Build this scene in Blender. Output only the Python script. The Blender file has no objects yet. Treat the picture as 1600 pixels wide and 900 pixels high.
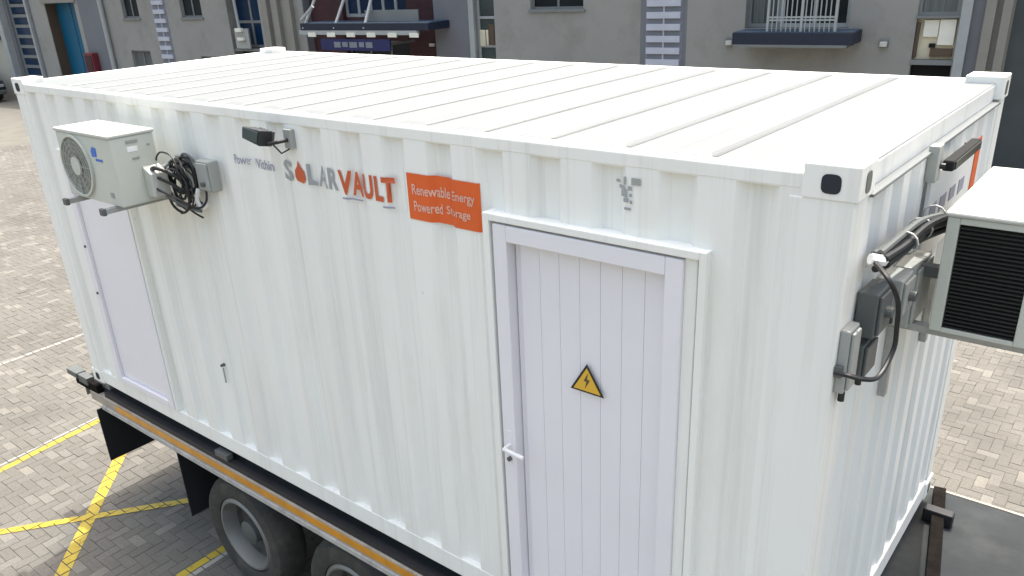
import bpy, bmesh, math, random
import numpy as np
from mathutils import Vector, Matrix
random.seed(7); rng = np.random.default_rng(7)
S = bpy.context.scene
R = math.radians

# ------------------------------------------------------------------ camera
cd = bpy.data.cameras.new('camera'); cam = bpy.data.objects.new('camera', cd); S.collection.objects.link(cam)
cr, cu, cb = Vector((0.78000395, 0.62431007, -0.04278753)), Vector((-0.22028196, 0.33792932, 0.91502985)), Vector((0.58572151, -0.70430158, 0.40111045))
m = Matrix((cr, cu, cb)).transposed().to_4x4(); m.translation = Vector((7.013, -2.606, 4.5446)); cam.matrix_world = m
cd.sensor_width = 36; cd.lens = 28.56; cd.shift_y = 0.0339; cd.clip_end = 2000; cd.clip_start = 0.05
S.camera = cam
# ------------------------------------------------------------------ sky, sun, exposure
SUN_EL, SAZ = R(72), Vector((-0.2, 0.98)).normalized()
w = bpy.data.worlds.new('World'); S.world = w; w.use_nodes = True
nt = w.node_tree; bg = nt.nodes['Background']; sk = nt.nodes.new('ShaderNodeTexSky'); sk.sky_type = 'NISHITA'
sk.sun_disc = False; sk.sun_elevation = SUN_EL; sk.sun_rotation = math.atan2(SAZ.x, SAZ.y); sk.air_density = 1.9; sk.dust_density = 9.5; sk.ozone_density = 0.9
nt.links.new(sk.outputs[0], bg.inputs[0]); bg.inputs[1].default_value = 0.15
sd = bpy.data.lights.new('sun', 'SUN'); so = bpy.data.objects.new('sun', sd); S.collection.objects.link(so)
sd.energy = 2.0; sd.angle = R(0.5); sd.color = (1, .975, .93)
sv = Vector((SAZ.x*math.cos(SUN_EL), SAZ.y*math.cos(SUN_EL), math.sin(SUN_EL)))
so.rotation_euler = sv.to_track_quat('Z', 'Y').to_euler(); so.location = sv*30
S.view_settings.view_transform = 'Standard'; S.view_settings.look = 'None'; S.view_settings.gamma = 1; S.view_settings.exposure = 1.32
S.render.resolution_x = 1024; S.render.resolution_y = 576

# ------------------------------------------------------------------ helpers
def link(o, parent=None):
    S.collection.objects.link(o)
    if parent: o.parent = parent
    return o
def tag(o, label=None, cat=None, group=None, kind=None):
    if label: o['label'] = label
    if cat: o['category'] = cat
    if group: o['group'] = group
    if kind: o['kind'] = kind
    return o
def empty(name, loc=(0,0,0), rz=0, **k):
    o = bpy.data.objects.new(name, None); link(o); o.location = loc; o.rotation_euler = (0,0,rz); o.empty_display_size = .2
    return tag(o, **k)
class MB:
    def __init__(s): s.v = []; s.f = []
    def add(s, vs, fs):
        n = len(s.v); s.v += [tuple(p) for p in vs]; s.f += [tuple(i+n for i in f) for f in fs]; return s
    def box(s, a, b):
        x0,y0,z0 = a; x1,y1,z1 = b
        if x0>x1: x0,x1=x1,x0
        if y0>y1: y0,y1=y1,y0
        if z0>z1: z0,z1=z1,z0
        return s.add([(x0,y0,z0),(x1,y0,z0),(x1,y1,z0),(x0,y1,z0),(x0,y0,z1),(x1,y0,z1),(x1,y1,z1),(x0,y1,z1)],
              [(0,3,2,1),(4,5,6,7),(0,1,5,4),(1,2,6,5),(2,3,7,6),(3,0,4,7)])
    def tube(s, pts, r, n=8, cap=True):
        pts = [Vector(p) for p in pts]; rings = []
        rs = r if isinstance(r,(list,tuple)) else [r]*len(pts)
        t0 = (pts[1]-pts[0]).normalized(); ref = Vector((0,0,1)) if abs(t0.z)<.9 else Vector((1,0,0)); nrm = t0.cross(ref).normalized()
        for i,p in enumerate(pts):
            t = ((pts[min(i+1,len(pts)-1)]-pts[max(i-1,0)])).normalized()
            nrm = (nrm - t*nrm.dot(t)).normalized(); bn = t.cross(nrm)
            rings.append([p+(nrm*math.cos(2*math.pi*k/n)+bn*math.sin(2*math.pi*k/n))*rs[i] for k in range(n)])
        vs = [v for rg in rings for v in rg]; fs = []
        for i in range(len(rings)-1):
            for k in range(n):
                a=i*n+k; b=i*n+(k+1)%n; fs.append((a,b,b+n,a+n))
        if cap: fs.append(tuple(range(n-1,-1,-1))); fs.append(tuple(range((len(rings)-1)*n, len(rings)*n)))
        return s.add(vs, fs)
    def lathe(s, prof, c, axis='y', n=32):
        # prof: list of (radius, offset along axis)
        vs=[]; fs=[]; c=Vector(c)
        for r,h in prof:
            for k in range(n):
                a=2*math.pi*k/n; u,w_=r*math.cos(a),r*math.sin(a)
                vs.append(c+Vector({'y':(u,h,w_),'x':(h,u,w_),'z':(u,w_,h)}[axis]))
        for i in range(len(prof)-1):
            for k in range(n):
                a=i*n+k; b=i*n+(k+1)%n; fs.append((a,b,b+n,a+n))
        return s.add(vs,fs)
    def prism(s, poly, y0, y1, fn=lambda x,z,y:(x,y,z)):
        n=len(poly); return s.add([fn(x,z,y0) for x,z in poly]+[fn(x,z,y1) for x,z in poly],
            [tuple(range(n)), tuple(range(2*n-1,n-1,-1))]+[(i,i+n,(i+1)%n+n,(i+1)%n) for i in range(n)])
    def build(s, name, mat, parent=None, bevel=0, smooth=False, label=None, kind=None):
        me = bpy.data.meshes.new(name); me.from_pydata(s.v, [], s.f)
        bm = bmesh.new(); bm.from_mesh(me); bmesh.ops.recalc_face_normals(bm, faces=bm.faces); bm.to_mesh(me); bm.free()
        if smooth:
            for p in me.polygons: p.use_smooth = True
            try: me.set_sharp_from_angle(angle=R(40))
            except Exception: pass
        me.materials.append(mat)
        o = bpy.data.objects.new(name, me); link(o, parent)
        if bevel:
            b = o.modifiers.new('bevel','BEVEL'); b.width = bevel; b.segments = 2; b.limit_method='ANGLE'; b.angle_limit=R(50)
        if label: o['label']=label
        if kind: o['kind']=kind
        return o
def BX(name, mat, parent, a, b, bevel=0, **k): return MB().box(a,b).build(name, mat, parent, bevel, **k)
def arc(c, r, a0, a1, n, fn):
    return [fn(c[0]+r*math.cos(R(a0+(a1-a0)*i/n)), c[1]+r*math.sin(R(a0+(a1-a0)*i/n))) for i in range(n+1)]
def smooth_path(pts, k=6):
    P=[Vector(p) for p in pts]; out=[]
    for i in range(len(P)-1):
        p0=P[max(i-1,0)];p1=P[i];p2=P[i+1];p3=P[min(i+2,len(P)-1)]
        for j in range(k):
            t=j/k; out.append(.5*((2*p1)+(p2-p0)*t+(2*p0-5*p1+4*p2-p3)*t*t+(3*p1-p0-3*p2+p3)*t**3))
    out.append(P[-1]); return out

# ------------------------------------------------------------------ materials
def mat(name, col, rough=.6, metal=0, var=.06, scale=3, bump=0, bscale=60, stretch=(1,1,1), dirt=None, dscale=2.0, damt=.3, coat=0):
    m = bpy.data.materials.new(name); m.use_nodes=True; N=m.node_tree; L=N.links; b=N.nodes['Principled BSDF']
    b.inputs['Roughness'].default_value=rough; b.inputs['Metallic'].default_value=metal
    if coat: b.inputs['Coat Weight'].default_value=coat
    tc=N.nodes.new('ShaderNodeTexCoord'); mp=N.nodes.new('ShaderNodeMapping'); mp.inputs['Scale'].default_value=stretch
    L.new(tc.outputs['Object'], mp.inputs[0])
    n=N.nodes.new('ShaderNodeTexNoise'); n.inputs['Scale'].default_value=scale; n.inputs['Detail'].default_value=6; L.new(mp.outputs[0],n.inputs[0])
    r=N.nodes.new('ShaderNodeMapRange'); r.inputs[1].default_value=.3; r.inputs[2].default_value=.7; r.inputs[3].default_value=1-var; r.inputs[4].default_value=1+var
    L.new(n.outputs[0], r.inputs[0])
    mx=N.nodes.new('ShaderNodeVectorMath'); mx.operation='SCALE'; mx.inputs[0].default_value=col[:3]; L.new(r.outputs[0], mx.inputs['Scale'])
    out=mx.outputs[0]
    if dirt:
        n2=N.nodes.new('ShaderNodeTexNoise'); n2.inputs['Scale'].default_value=dscale; n2.inputs['Detail'].default_value=8; n2.inputs['Roughness'].default_value=.65; L.new(mp.outputs[0],n2.inputs[0])
        r2=N.nodes.new('ShaderNodeMapRange'); r2.inputs[1].default_value=.5; r2.inputs[2].default_value=.78; r2.inputs[3].default_value=0; r2.inputs[4].default_value=damt; L.new(n2.outputs[0], r2.inputs[0])
        mm=N.nodes.new('ShaderNodeMix'); mm.data_type='RGBA'; L.new(r2.outputs[0],mm.inputs[0]); L.new(out,mm.inputs[6]); mm.inputs[7].default_value=(*dirt,1); out=mm.outputs[2]
    L.new(out, b.inputs['Base Color'])
    if bump:
        n3=N.nodes.new('ShaderNodeTexNoise'); n3.inputs['Scale'].default_value=bscale; n3.inputs['Detail'].default_value=4; L.new(tc.outputs['Object'],n3.inputs[0])
        bp=N.nodes.new('ShaderNodeBump'); bp.inputs['Strength'].default_value=bump; bp.inputs['Distance'].default_value=.01; L.new(n3.outputs[0],bp.inputs['Height']); L.new(bp.outputs[0],b.inputs['Normal'])
    return m
def glass(name, col, rough=.22):
    m=mat(name,col,rough,var=.25,scale=1.2); m.node_tree.nodes['Principled BSDF'].inputs['Specular IOR Level'].default_value=.14; return m
WHITE = mat('container_white_paint',(.86,.865,.83),.42,var=.03,scale=1.5,bump=.05,bscale=14,stretch=(1,1,.25),dirt=(.68,.67,.6),dscale=2.5,damt=.35)
ENDW = mat('end_wall_white_paint',(.81,.82,.81),.42,var=.03,scale=1.5,bump=.05,bscale=14,stretch=(1,1,.25),dirt=(.5,.52,.52),dscale=2.5,damt=.3)
ROOFM = mat('roof_paint_sun_darkened',(.160,.175,.184),.5,var=.03,scale=1.2,bump=.06,bscale=8,dirt=(.145,.153,.156),dscale=1.6,damt=.5)  # white roof coloured much darker to offset the direct sun on it
PVC = mat('pvc_white',(.80,.785,.82),.35,var=.02,scale=2)
PVCD = mat('pvc_shadow_gap',(.30,.29,.34),.6)
SEAL = mat('rubber_seal',(.16,.16,.18),.7)
BLACK = mat('black_plastic',(.012,.013,.015),.45)
HOLE = mat('casting_hole_dark',(.02,.025,.035),.8)
ACW = mat('aircon_cream_metal',(.53,.555,.50),.4,var=.03,dirt=(.4,.4,.35),dscale=6,damt=.3)
ACG = mat('aircon_grille_grey',(.30,.31,.28),.5)
ACTOP = mat('aircon_top_panel',(.50,.515,.48),.4,var=.02)
COIL = mat('condenser_coil_black',(.012,.014,.012),.6)
GREY = mat('grey_plastic',(.33,.345,.33),.5)
DGREY = mat('dark_grey_metal',(.09,.1,.1),.5)
GALV = mat('galvanised_steel',(.36,.37,.36),.45,.4,var=.12,scale=20)
BLUE = mat('blue_logo',(.02,.13,.55),.4)
STEEL = mat('deck_steel_grey',(.019,.0245,.028),.9,0,var=.25,scale=3,bump=.1,bscale=40,dirt=(.05,.054,.056),dscale=2.6,damt=.7)
CHASS = mat('chassis_black',(.015,.016,.02),.6,var=.3)
RAILM = mat('rail_cream_paint',(.36,.32,.27),.6,var=.15,scale=8,dirt=(.2,.13,.08),dscale=6,damt=.7)
RAILG = mat('rail_pale_flange',(.42,.41,.39),.6,var=.15,scale=12,dirt=(.15,.13,.1),dscale=9,damt=.6)
TAPE = mat('reflective_tape_amber',(.58,.25,.014),.35,var=.12,scale=10)
TYRE = mat('tyre_rubber',(.045,.045,.04),.85,var=.2,scale=12,dirt=(.13,.12,.10),dscale=5,damt=.6)
RIM = mat('wheel_rim_silver',(.22,.22,.21),.45,.3,var=.15,scale=10,dirt=(.1,.09,.08),dscale=5,damt=.6)
DISC = mat('wheel_disc_dirty',(.085,.083,.078),.7,.2,var=.3,scale=12)
FLAP = mat('mud_flap_rubber',(.008,.009,.012),.8)
RUST = mat('rusty_steel',(.008,.0065,.006),.95,0,var=.4,scale=14,bump=.4,bscale=50)
RUST.node_tree.nodes['Principled BSDF'].inputs['Specular IOR Level'].default_value=.1
def weather(m, amt, zs=.22):
    N=m.node_tree; L=N.links; b=N.nodes['Principled BSDF']; src=b.inputs['Base Color'].links[0].from_socket
    tc=N.nodes.new('ShaderNodeTexCoord'); mp=N.nodes.new('ShaderNodeMapping'); mp.inputs['Scale'].default_value=(9,9,zs); L.new(tc.outputs['Object'],mp.inputs[0])
    n=N.nodes.new('ShaderNodeTexNoise'); n.inputs['Scale'].default_value=1.6; n.inputs['Detail'].default_value=7; n.inputs['Roughness'].default_value=.7; L.new(mp.outputs[0],n.inputs[0])
    r_=N.nodes.new('ShaderNodeMapRange'); r_.inputs[1].default_value=.52; r_.inputs[2].default_value=.80; r_.inputs[4].default_value=amt; L.new(n.outputs[0],r_.inputs[0])
    x=N.nodes.new('ShaderNodeMix'); x.data_type='RGBA'; L.new(r_.outputs[0],x.inputs[0]); L.new(src,x.inputs[6]); x.inputs[7].default_value=(.42,.41,.36,1)
    n2=N.nodes.new('ShaderNodeTexNoise'); n2.inputs['Scale'].default_value=17; n2.inputs['Detail'].default_value=3; L.new(tc.outputs['Object'],n2.inputs[0])
    r2=N.nodes.new('ShaderNodeMapRange'); r2.inputs[1].default_value=.76; r2.inputs[2].default_value=.80; r2.inputs[4].default_value=.4; L.new(n2.outputs[0],r2.inputs[0])
    y=N.nodes.new('ShaderNodeMix'); y.data_type='RGBA'; L.new(r2.outputs[0],y.inputs[0]); L.new(x.outputs[2],y.inputs[6]); y.inputs[7].default_value=(.30,.22,.16,1); L.new(y.outputs[2],b.inputs['Base Color'])
    L.new(b.inputs['Base Color'].links[0].from_socket,b.inputs['Base Color'])
    g=N.nodes.new('ShaderNodeMapRange'); g.inputs[3].default_value=.32; g.inputs[4].default_value=.6; L.new(n.outputs[0],g.inputs[0]); L.new(g.outputs[0],b.inputs['Roughness'])
weather(WHITE,.38); weather(ENDW,.5)
ORANGE = mat('orange_vinyl',(.72,.115,.016),.5,var=.04)
ORLET = mat('orange_lettering',(.55,.10,.03),.5)
GRLET = mat('grey_lettering',(.33,.35,.36),.5)
PULET = mat('lilac_lettering',(.33,.33,.42),.5)
PALET = mat('pale_lettering',(.75,.45,.36),.5)
VINYL = mat('white_vinyl',(.83,.835,.83),.4,var=.01)
YEL = mat('warning_yellow',(.75,.45,.04),.4)
TAUPE = mat('taupe_render',(.285,.28,.265),.9,var=.06,scale=.7,bump=.25,bscale=30,dirt=(.19,.18,.165),dscale=.9,damt=.8)
TAUPE2 = mat('taupe_column_render',(.25,.24,.215),.9,var=.08,scale=1.5,bump=.2,bscale=30,dirt=(.17,.16,.15),dscale=1.5,damt=.5)
CREAM = mat('cream_render',(.42,.40,.34),.9,var=.06,scale=1,bump=.2,bscale=30)
BGREY = mat('blue_grey_render',(.165,.17,.19),.9,var=.08,scale=.8,bump=.2,bscale=30)
DWALL = mat('dark_grey_render',(.062,.07,.072),.9,var=.15,scale=1,bump=.2,bscale=30)
MAROON = mat('maroon_paint',(.055,.02,.024),.8,var=.15)
NAVY = mat('navy_paint',(.005,.011,.032),.55,var=.15)
NAVY2 = mat('navy_top',(.03,.06,.10),.55,var=.2)
SIGNB = mat('blue_sign_board',(.006,.010,.085),.5,var=.1)
FRAMEG = mat('window_frame_grey',(.17,.185,.19),.5)
PALEF = mat('pale_metal_frame',(.33,.35,.36),.5)
LAV = mat('lavender_grey_slat',(.46,.48,.56),.5,var=.05)
LAVD = mat('lavender_grey_recess',(.19,.20,.235),.8)
GLS = glass('dark_window_glass',(.012,.018,.022))
GLB = glass('blue_curtain_glass',(.008,.028,.07))
GLG = glass('greenish_glass',(.06,.075,.075),.15)
CURT = mat('curtain_grey',(.12,.13,.13),.9,stretch=(8,1,.3),var=.3)
DOORB = mat('blue_painted_door',(.0,.10,.20),.5,var=.1,scale=1)
REDP = mat('red_box_paint',(.16,.018,.03),.5)
SHOPI = mat('shop_interior_cream',(.66,.61,.46),.8,var=.2,scale=2)
SHOPW = mat('white_goods',(.75,.74,.66),.6)
BROWN = mat('dark_brown',(.09,.06,.04),.7)
CARP = mat('dark_car_paint',(.008,.012,.02),.25,coat=.6)
WLAMP = mat('white_lamp_plastic',(.5,.5,.47),.4)
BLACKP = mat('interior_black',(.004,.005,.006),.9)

# ------------------------------------------------------------------ ground and pavers
def paver_mat(name, use_attr):
    m=bpy.data.materials.new(name); m.use_nodes=True; N=m.node_tree; L=N.links; b=N.nodes['Principled BSDF']; b.inputs['Roughness'].default_value=.9
    if use_attr: a=N.nodes.new('ShaderNodeAttribute'); a.attribute_name='tint'; src=a.outputs['Fac']
    else: a=N.nodes.new('ShaderNodeObjectInfo'); src=a.outputs['Random']
    cr_=N.nodes.new('ShaderNodeValToRGB'); e=cr_.color_ramp; e.elements[0].position=0; e.elements[0].color=(.102,.098,.088,1); e.elements[1].position=1; e.elements[1].color=(.158,.152,.136,1)
    for p,c in ((.25,(.109,.105,.094,1)),(.55,(.109,.106,.096,1)),(.85,(.120,.116,.106,1))): q=e.elements.new(p); q.color=c
    L.new(src,cr_.inputs[0])
    g=N.nodes.new('ShaderNodeNewGeometry')
    n=N.nodes.new('ShaderNodeTexNoise'); n.inputs['Scale'].default_value=.55; n.inputs['Detail'].default_value=7; L.new(g.outputs['Position'],n.inputs[0])
    r=N.nodes.new('ShaderNodeMapRange'); r.inputs[1].default_value=.3; r.inputs[2].default_value=.7; r.inputs[3].default_value=.90; r.inputs[4].default_value=1.16; L.new(n.outputs[0],r.inputs[0])
    n2=N.nodes.new('ShaderNodeTexNoise'); n2.inputs['Scale'].default_value=45; n2.inputs['Detail'].default_value=3; L.new(g.outputs['Position'],n2.inputs[0])
    r2=N.nodes.new('ShaderNodeMapRange'); r2.inputs[1].default_value=.3; r2.inputs[2].default_value=.7; r2.inputs[3].default_value=.86; r2.inputs[4].default_value=1.14; L.new(n2.outputs[0],r2.inputs[0])
    mu=N.nodes.new('ShaderNodeMath'); mu.operation='MULTIPLY'; L.new(r.outputs[0],mu.inputs[0]); L.new(r2.outputs[0],mu.inputs[1])
    v=N.nodes.new('ShaderNodeVectorMath'); v.operation='SCALE'; L.new(cr_.outputs[0],v.inputs[0]); L.new(mu.outputs[0],v.inputs['Scale'])
    # oily tyre stains
    n3=N.nodes.new('ShaderNodeTexNoise'); n3.inputs['Scale'].default_value=.9; n3.inputs['Detail'].default_value=5; L.new(g.outputs['Position'],n3.inputs[0])
    r3=N.nodes.new('ShaderNodeMapRange'); r3.inputs[1].default_value=.54; r3.inputs[2].default_value=.72; r3.inputs[3].default_value=0; r3.inputs[4].default_value=.6; L.new(n3.outputs[0],r3.inputs[0])
    mm=N.nodes.new('ShaderNodeMix'); mm.data_type='RGBA'; L.new(r3.outputs[0],mm.inputs[0]); L.new(v.outputs[0],mm.inputs[6]); mm.inputs[7].default_value=(.073,.07,.064,1)
    L.new(mm.outputs[2],b.inputs['Base Color'])
    bp=N.nodes.new('ShaderNodeBump'); bp.inputs['Strength'].default_value=.35; bp.inputs['Distance'].default_value=.004; L.new(n2.outputs[0],bp.inputs['Height']); L.new(bp.outputs[0],b.inputs['Normal'])
    return m
PAVS, PAVI = paver_mat('paver_concrete_field',True), paver_mat('paver_concrete',False)
JOINT = mat('joint_sand',(.12,.115,.10),.95,var=.15,scale=3)
FAR = mat('far_paving',(.125,.122,.107),.92,var=.12,scale=1.5,bump=.2,bscale=20,dirt=(.105,.10,.09),dscale=.7,damt=.5)
# one sheet reaching the horizon: the paved yard with sanded joints near, plain paving colour beyond
ground = MB().add([(-900,-900,-.02),(900,-900,-.02),(900,900,-.02),(-900,900,-.02)],[(0,1,2,3)]).build('ground', FAR); tag(ground, kind='structure')
pavement = MB().add([(-22,-5,-.0055),(12,-5,-.0055),(12,17,-.0055),(-22,17,-.0055)],[(0,1,2,3)]).build('pavement', JOINT); tag(pavement, kind='structure')
A = .098
cells = []
for i in range(int(-22/A)+1, int(12/A)-2):
    for j in range(int(-5/A)+1, int(17/A)-2):
        k = (i-j) % 4
        if k == 0: cells.append((i*A, j*A, 2*A, A))
        elif k == 3: cells.append((i*A, j*A, A, 2*A))
C_ = np.array(cells)
cen = np.stack([C_[:,0]+C_[:,2]/2, C_[:,1]+C_[:,3]/2, np.zeros(len(C_))],1)
cp = np.array(cam.matrix_world.translation)
Rm = np.array([cr,cu,cb])
q = (cen-cp)@Rm.T; dep = -q[:,2]
fpx = 28.56/36*1600
pu = 800+fpx*q[:,0]/dep; pv = 450+54.2-fpx*q[:,1]/dep
infr = (dep>0)&(pu>-8)&(pu<1608)&(pv>-8)&(pv<908)
def hitbox(lo,hi):
    d = cen-cp; t0=np.zeros(len(d)); t1=np.ones(len(d))
    for ax in range(3):
        a=(lo[ax]-cp[ax])/d[:,ax]; b=(hi[ax]-cp[ax])/d[:,ax]; t0=np.maximum(t0,np.minimum(a,b)); t1=np.minimum(t1,np.maximum(a,b))
    return t0<t1
vis = infr & ~hitbox((0,0,1.35),(6.28,2.41,3.93)) & ~hitbox((-.35,-.05,1.1),(12,2.55,1.27))
order = [i for i in np.argsort(dep) if vis[i]][:300]
single = set(int(i) for i in order)
def paver_quad(x,y,sx,sy,h,tx,ty):
    g=.0008; bv=.0025
    o=[(x+g,y+g),(x+sx-g,y+g),(x+sx-g,y+sy-g),(x+g,y+sy-g)]
    n=[(x+g+bv,y+g+bv),(x+sx-g-bv,y+g+bv),(x+sx-g-bv,y+sy-g-bv),(x+g+bv,y+sy-g-bv)]
    cx,cy=x+sx/2,y+sy/2
    zf=lambda a,b:h+(a-cx)*tx+(b-cy)*ty
    return [(a,b,-.014) for a,b in o]+[(a,b,zf(a,b)-.004) for a,b in o]+[(a,b,zf(a,b)) for a,b in n]
FQ=[(8,9,10,11)]+[(i,(i+1)%4,(i+1)%4+4,i+4) for i in range(4)]+[(i+4,(i+1)%4+4,(i+1)%4+8,i+8) for i in range(4)]
V=[];F=[];T=[]
Hh = {}
for idx,(x,y,sx,sy) in enumerate(cells):
    h=float(rng.normal(0,.0012)); tx,ty=rng.normal(0,.012,2); Hh[idx]=h
    if idx in single: continue
    n=len(V); V+=paver_quad(x,y,sx,sy,h,tx,ty); F+=[tuple(a+n for a in f) for f in FQ]; T+=[float(rng.random())]*12
me=bpy.data.meshes.new('paver_field'); me.from_pydata(V,[],F); at=me.attributes.new('tint','FLOAT','POINT'); at.data.foreach_set('value',T); me.materials.append(PAVS)
pf=bpy.data.objects.new('paver_field',me); link(pf,pavement); pf['kind']='stuff'
hm=[]
for sx,sy in ((2*A,A),(A,2*A)):
    me=bpy.data.meshes.new('paver'); me.from_pydata(paver_quad(-sx/2,-sy/2,sx,sy,0,0,0),[],FQ); me.materials.append(PAVI); hm.append(me)
for idx in sorted(single):
    x,y,sx,sy=cells[idx]; o=bpy.data.objects.new('paver',hm[0] if sx>sy else hm[1]); link(o,pavement)
    o.location=(x+sx/2,y+sy/2,Hh[idx]); o.rotation_euler=(rng.normal(0,.01),rng.normal(0,.01),0)

# painted lines: the strip is cut along the paver faces so that the joints stay unpainted
def clip(poly, a, b):
    out=[]; 
    for i in range(len(poly)):
        p,q_=poly[i],poly[(i+1)%len(poly)]
        sp=(b[0]-a[0])*(p[1]-a[1])-(b[1]-a[1])*(p[0]-a[0]); sq=(b[0]-a[0])*(q_[1]-a[1])-(b[1]-a[1])*(q_[0]-a[0])
        if sp>=0: out.append(p)
        if (sp>=0)!=(sq>=0):
            t=sp/(sp-sq); out.append((p[0]+(q_[0]-p[0])*t,p[1]+(q_[1]-p[1])*t))
    return out
def line_mat(name,col):
    m=mat(name,col,.6,var=.10,scale=12); N=m.node_tree; L=N.links; b=N.nodes['Principled BSDF']
    g=N.nodes.new('ShaderNodeNewGeometry'); n=N.nodes.new('ShaderNodeTexNoise'); n.inputs['Scale'].default_value=16; n.inputs['Detail'].default_value=6; n.inputs['Roughness'].default_value=.7
    L.new(g.outputs['Position'],n.inputs[0]); r=N.nodes.new('ShaderNodeMapRange'); r.inputs[1].default_value=.31; r.inputs[2].default_value=.39; L.new(n.outputs[0],r.inputs[0]); L.new(r.outputs[0],b.inputs['Alpha'])
    return m
YPAINT, WPAINT = line_mat('yellow_road_paint',(.37,.28,.018)), line_mat('white_road_paint',(.27,.27,.255))
def paint_line(a, b, wd, m, name, label, cat='painted line', group=None, dz=0):
    a=Vector(a); b=Vector(b); d=(b-a).normalized(); nn=Vector((-d.y,d.x))*wd/2
    strip=[tuple(a-nn),tuple(b-nn),tuple(b+nn),tuple(a+nn)]
    mb=MB(); lo=(min(p[0] for p in strip)-.2,min(p[1] for p in strip)-.2); hi=(max(p[0] for p in strip)+.2,max(p[1] for p in strip)+.2)
    for idx,(x,y,sx,sy) in enumerate(cells):
        if x<lo[0] or y<lo[1] or x>hi[0] or y>hi[1]: continue
        g=.005; poly=[(x+g,y+g),(x+sx-g,y+g),(x+sx-g,y+sy-g),(x+g,y+sy-g)]
        for i in range(4):
            poly=clip(poly,strip[i],strip[(i+1)%4])
            if len(poly)<3: break
        if len(poly)<3: continue
        mb.add([(px,py,Hh[idx]+.0035+dz) for px,py in poly],[tuple(range(len(poly)))])
    return tag(mb.build(name,m),label,cat,group)
gy='yellow lines of the hatched bay'
paint_line((-1.52,-1.9),(-1.99,1.6),.085,YPAINT,'yellow_line','yellow painted line ending behind the mud flap, edging the bay at upper left',group=gy)
paint_line((-2.35,1.64),(1.05,-1.36),.115,YPAINT,'yellow_line','wide yellow painted diagonal running from the mud flap to the bottom edge',group=gy)
paint_line((-1.45,-2.05),(1.25,1.42),.085,YPAINT,'yellow_line','yellow painted diagonal crossing the wide one and going under the trailer',group=gy,dz=.003)
paint_line((1.40,-2.0),(1.27,1.8),.085,YPAINT,'yellow_line','yellow painted line beside the tyre, in the trailer shade',group=gy)
paint_line((1.47,-2.0),(1.345,1.8),.05,WPAINT,'white_line','white painted line hugging the yellow line beside the tyre')
paint_line((-1.62,-1.9),(-2.07,1.6),.028,WPAINT,'white_line','faded white line along the yellow line at upper left')
paint_line((-4.42,-1.5),(-4.55,2.6),.06,WPAINT,'white_line','thin white painted line crossing the paving far left of the container')

# ------------------------------------------------------------------ container
LC, DC, B, TOP = 6.28, 2.41, 1.35, 3.931
con = empty('shipping_container',(0,0,0),label='white corrugated shipping container with two doors, loaded on a flatbed trailer',cat='container')
PER, PH = .2983, 5.055   # corrugation pitch, centre of one recess
def prof(x):
    if x<.17 or x>6.04: return .004
    t=abs(((x-PH+PER/2)%PER)-PER/2)
    if t<.042: return .037
    if t<.078: return .037-(t-.042)/.036*.033
    return .004
def breaks(a,b):
    s={a,b}
    k0=int((a-PH)/PER)-2; k1=int((b-PH)/PER)+2
    for k in range(k0,k1+1):
        for d in (-.078,-.042,.042,.078):
            x=PH+k*PER+d
            if a<x<b and .17<x<6.04: s.add(x)
    for x in (.17,.1701,6.04,6.0401):
        if a<x<b: s.add(x)
    return sorted(s)
D1=(4.735,5.80,1.49,3.575); D2=(.47,1.44,1.49,3.44)
zlo,zhi=1.48,3.88
xs=[x for x in breaks(.10,6.12)]
for D in (D1,D2):
    for e in D[:2]: xs.append(e+(.012 if e==D[0] else -.012))
xs=sorted(xs)
mb=MB()
for a,b in zip(xs[:-1],xs[1:]):
    mid=(a+b)/2; z0=zlo
    for D in (D1,D2):
        if D[0]<mid<D[1]: z0=D[3]-.012
    mb.add([(a,prof(a+1e-6),z0),(b,prof(b-1e-6),z0),(b,prof(b-1e-6),zhi),(a,prof(a+1e-6),zhi)],[(0,1,2,3)])
front=mb.build('front_wall',WHITE,con)
# rear wall, left end wall
mb=MB()
xr=breaks(.13,6.15)
for a,b in zip(xr[:-1],xr[1:]): mb.add([(a,DC-prof(a+1e-6),zlo),(b,DC-prof(b-1e-6),zlo),(b,DC-prof(b-1e-6),zhi),(a,DC-prof(a+1e-6),zhi)],[(0,3,2,1)])
mb.build('rear_wall',WHITE,con)
def end_wall(x0,sg,name,m,ztop):
    mb=MB(); per=.232; y=.17; pts=[(.10,.012),(.17,.012)]
    while y<DC-.36:
        pts+=[(y+.05,.012),(y+.085,.046),(y+.155,.046),(y+.19,.012)]; y+=per
    pts+=[(DC-.10,.012)]
    for (ya,da),(yb,db) in zip(pts[:-1],pts[1:]):
        mb.add([(x0-sg*da,ya,1.50),(x0-sg*db,yb,1.50),(x0-sg*db,yb,ztop),(x0-sg*da,ya,ztop)],[(0,1,2,3)])
    return mb.build(name,m,con)
end_wall(LC,1,'end_wall',ENDW,3.80); end_wall(0,-1,'end_wall',ENDW,3.84)
# posts
def post(name,x0,x1,y0,y1): return BX(name,WHITE,con,(x0,y0,B+.115),(x1,y1,TOP-.115),.006)
post('corner_post',6.06,LC-.006,.0005,.135); post('corner_post',6.10,LC-.006,DC-.135,DC-.004)
post('corner_post',.006,.15,.0005,.135); post('corner_post',.006,.15,DC-.135,DC-.004)
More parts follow.
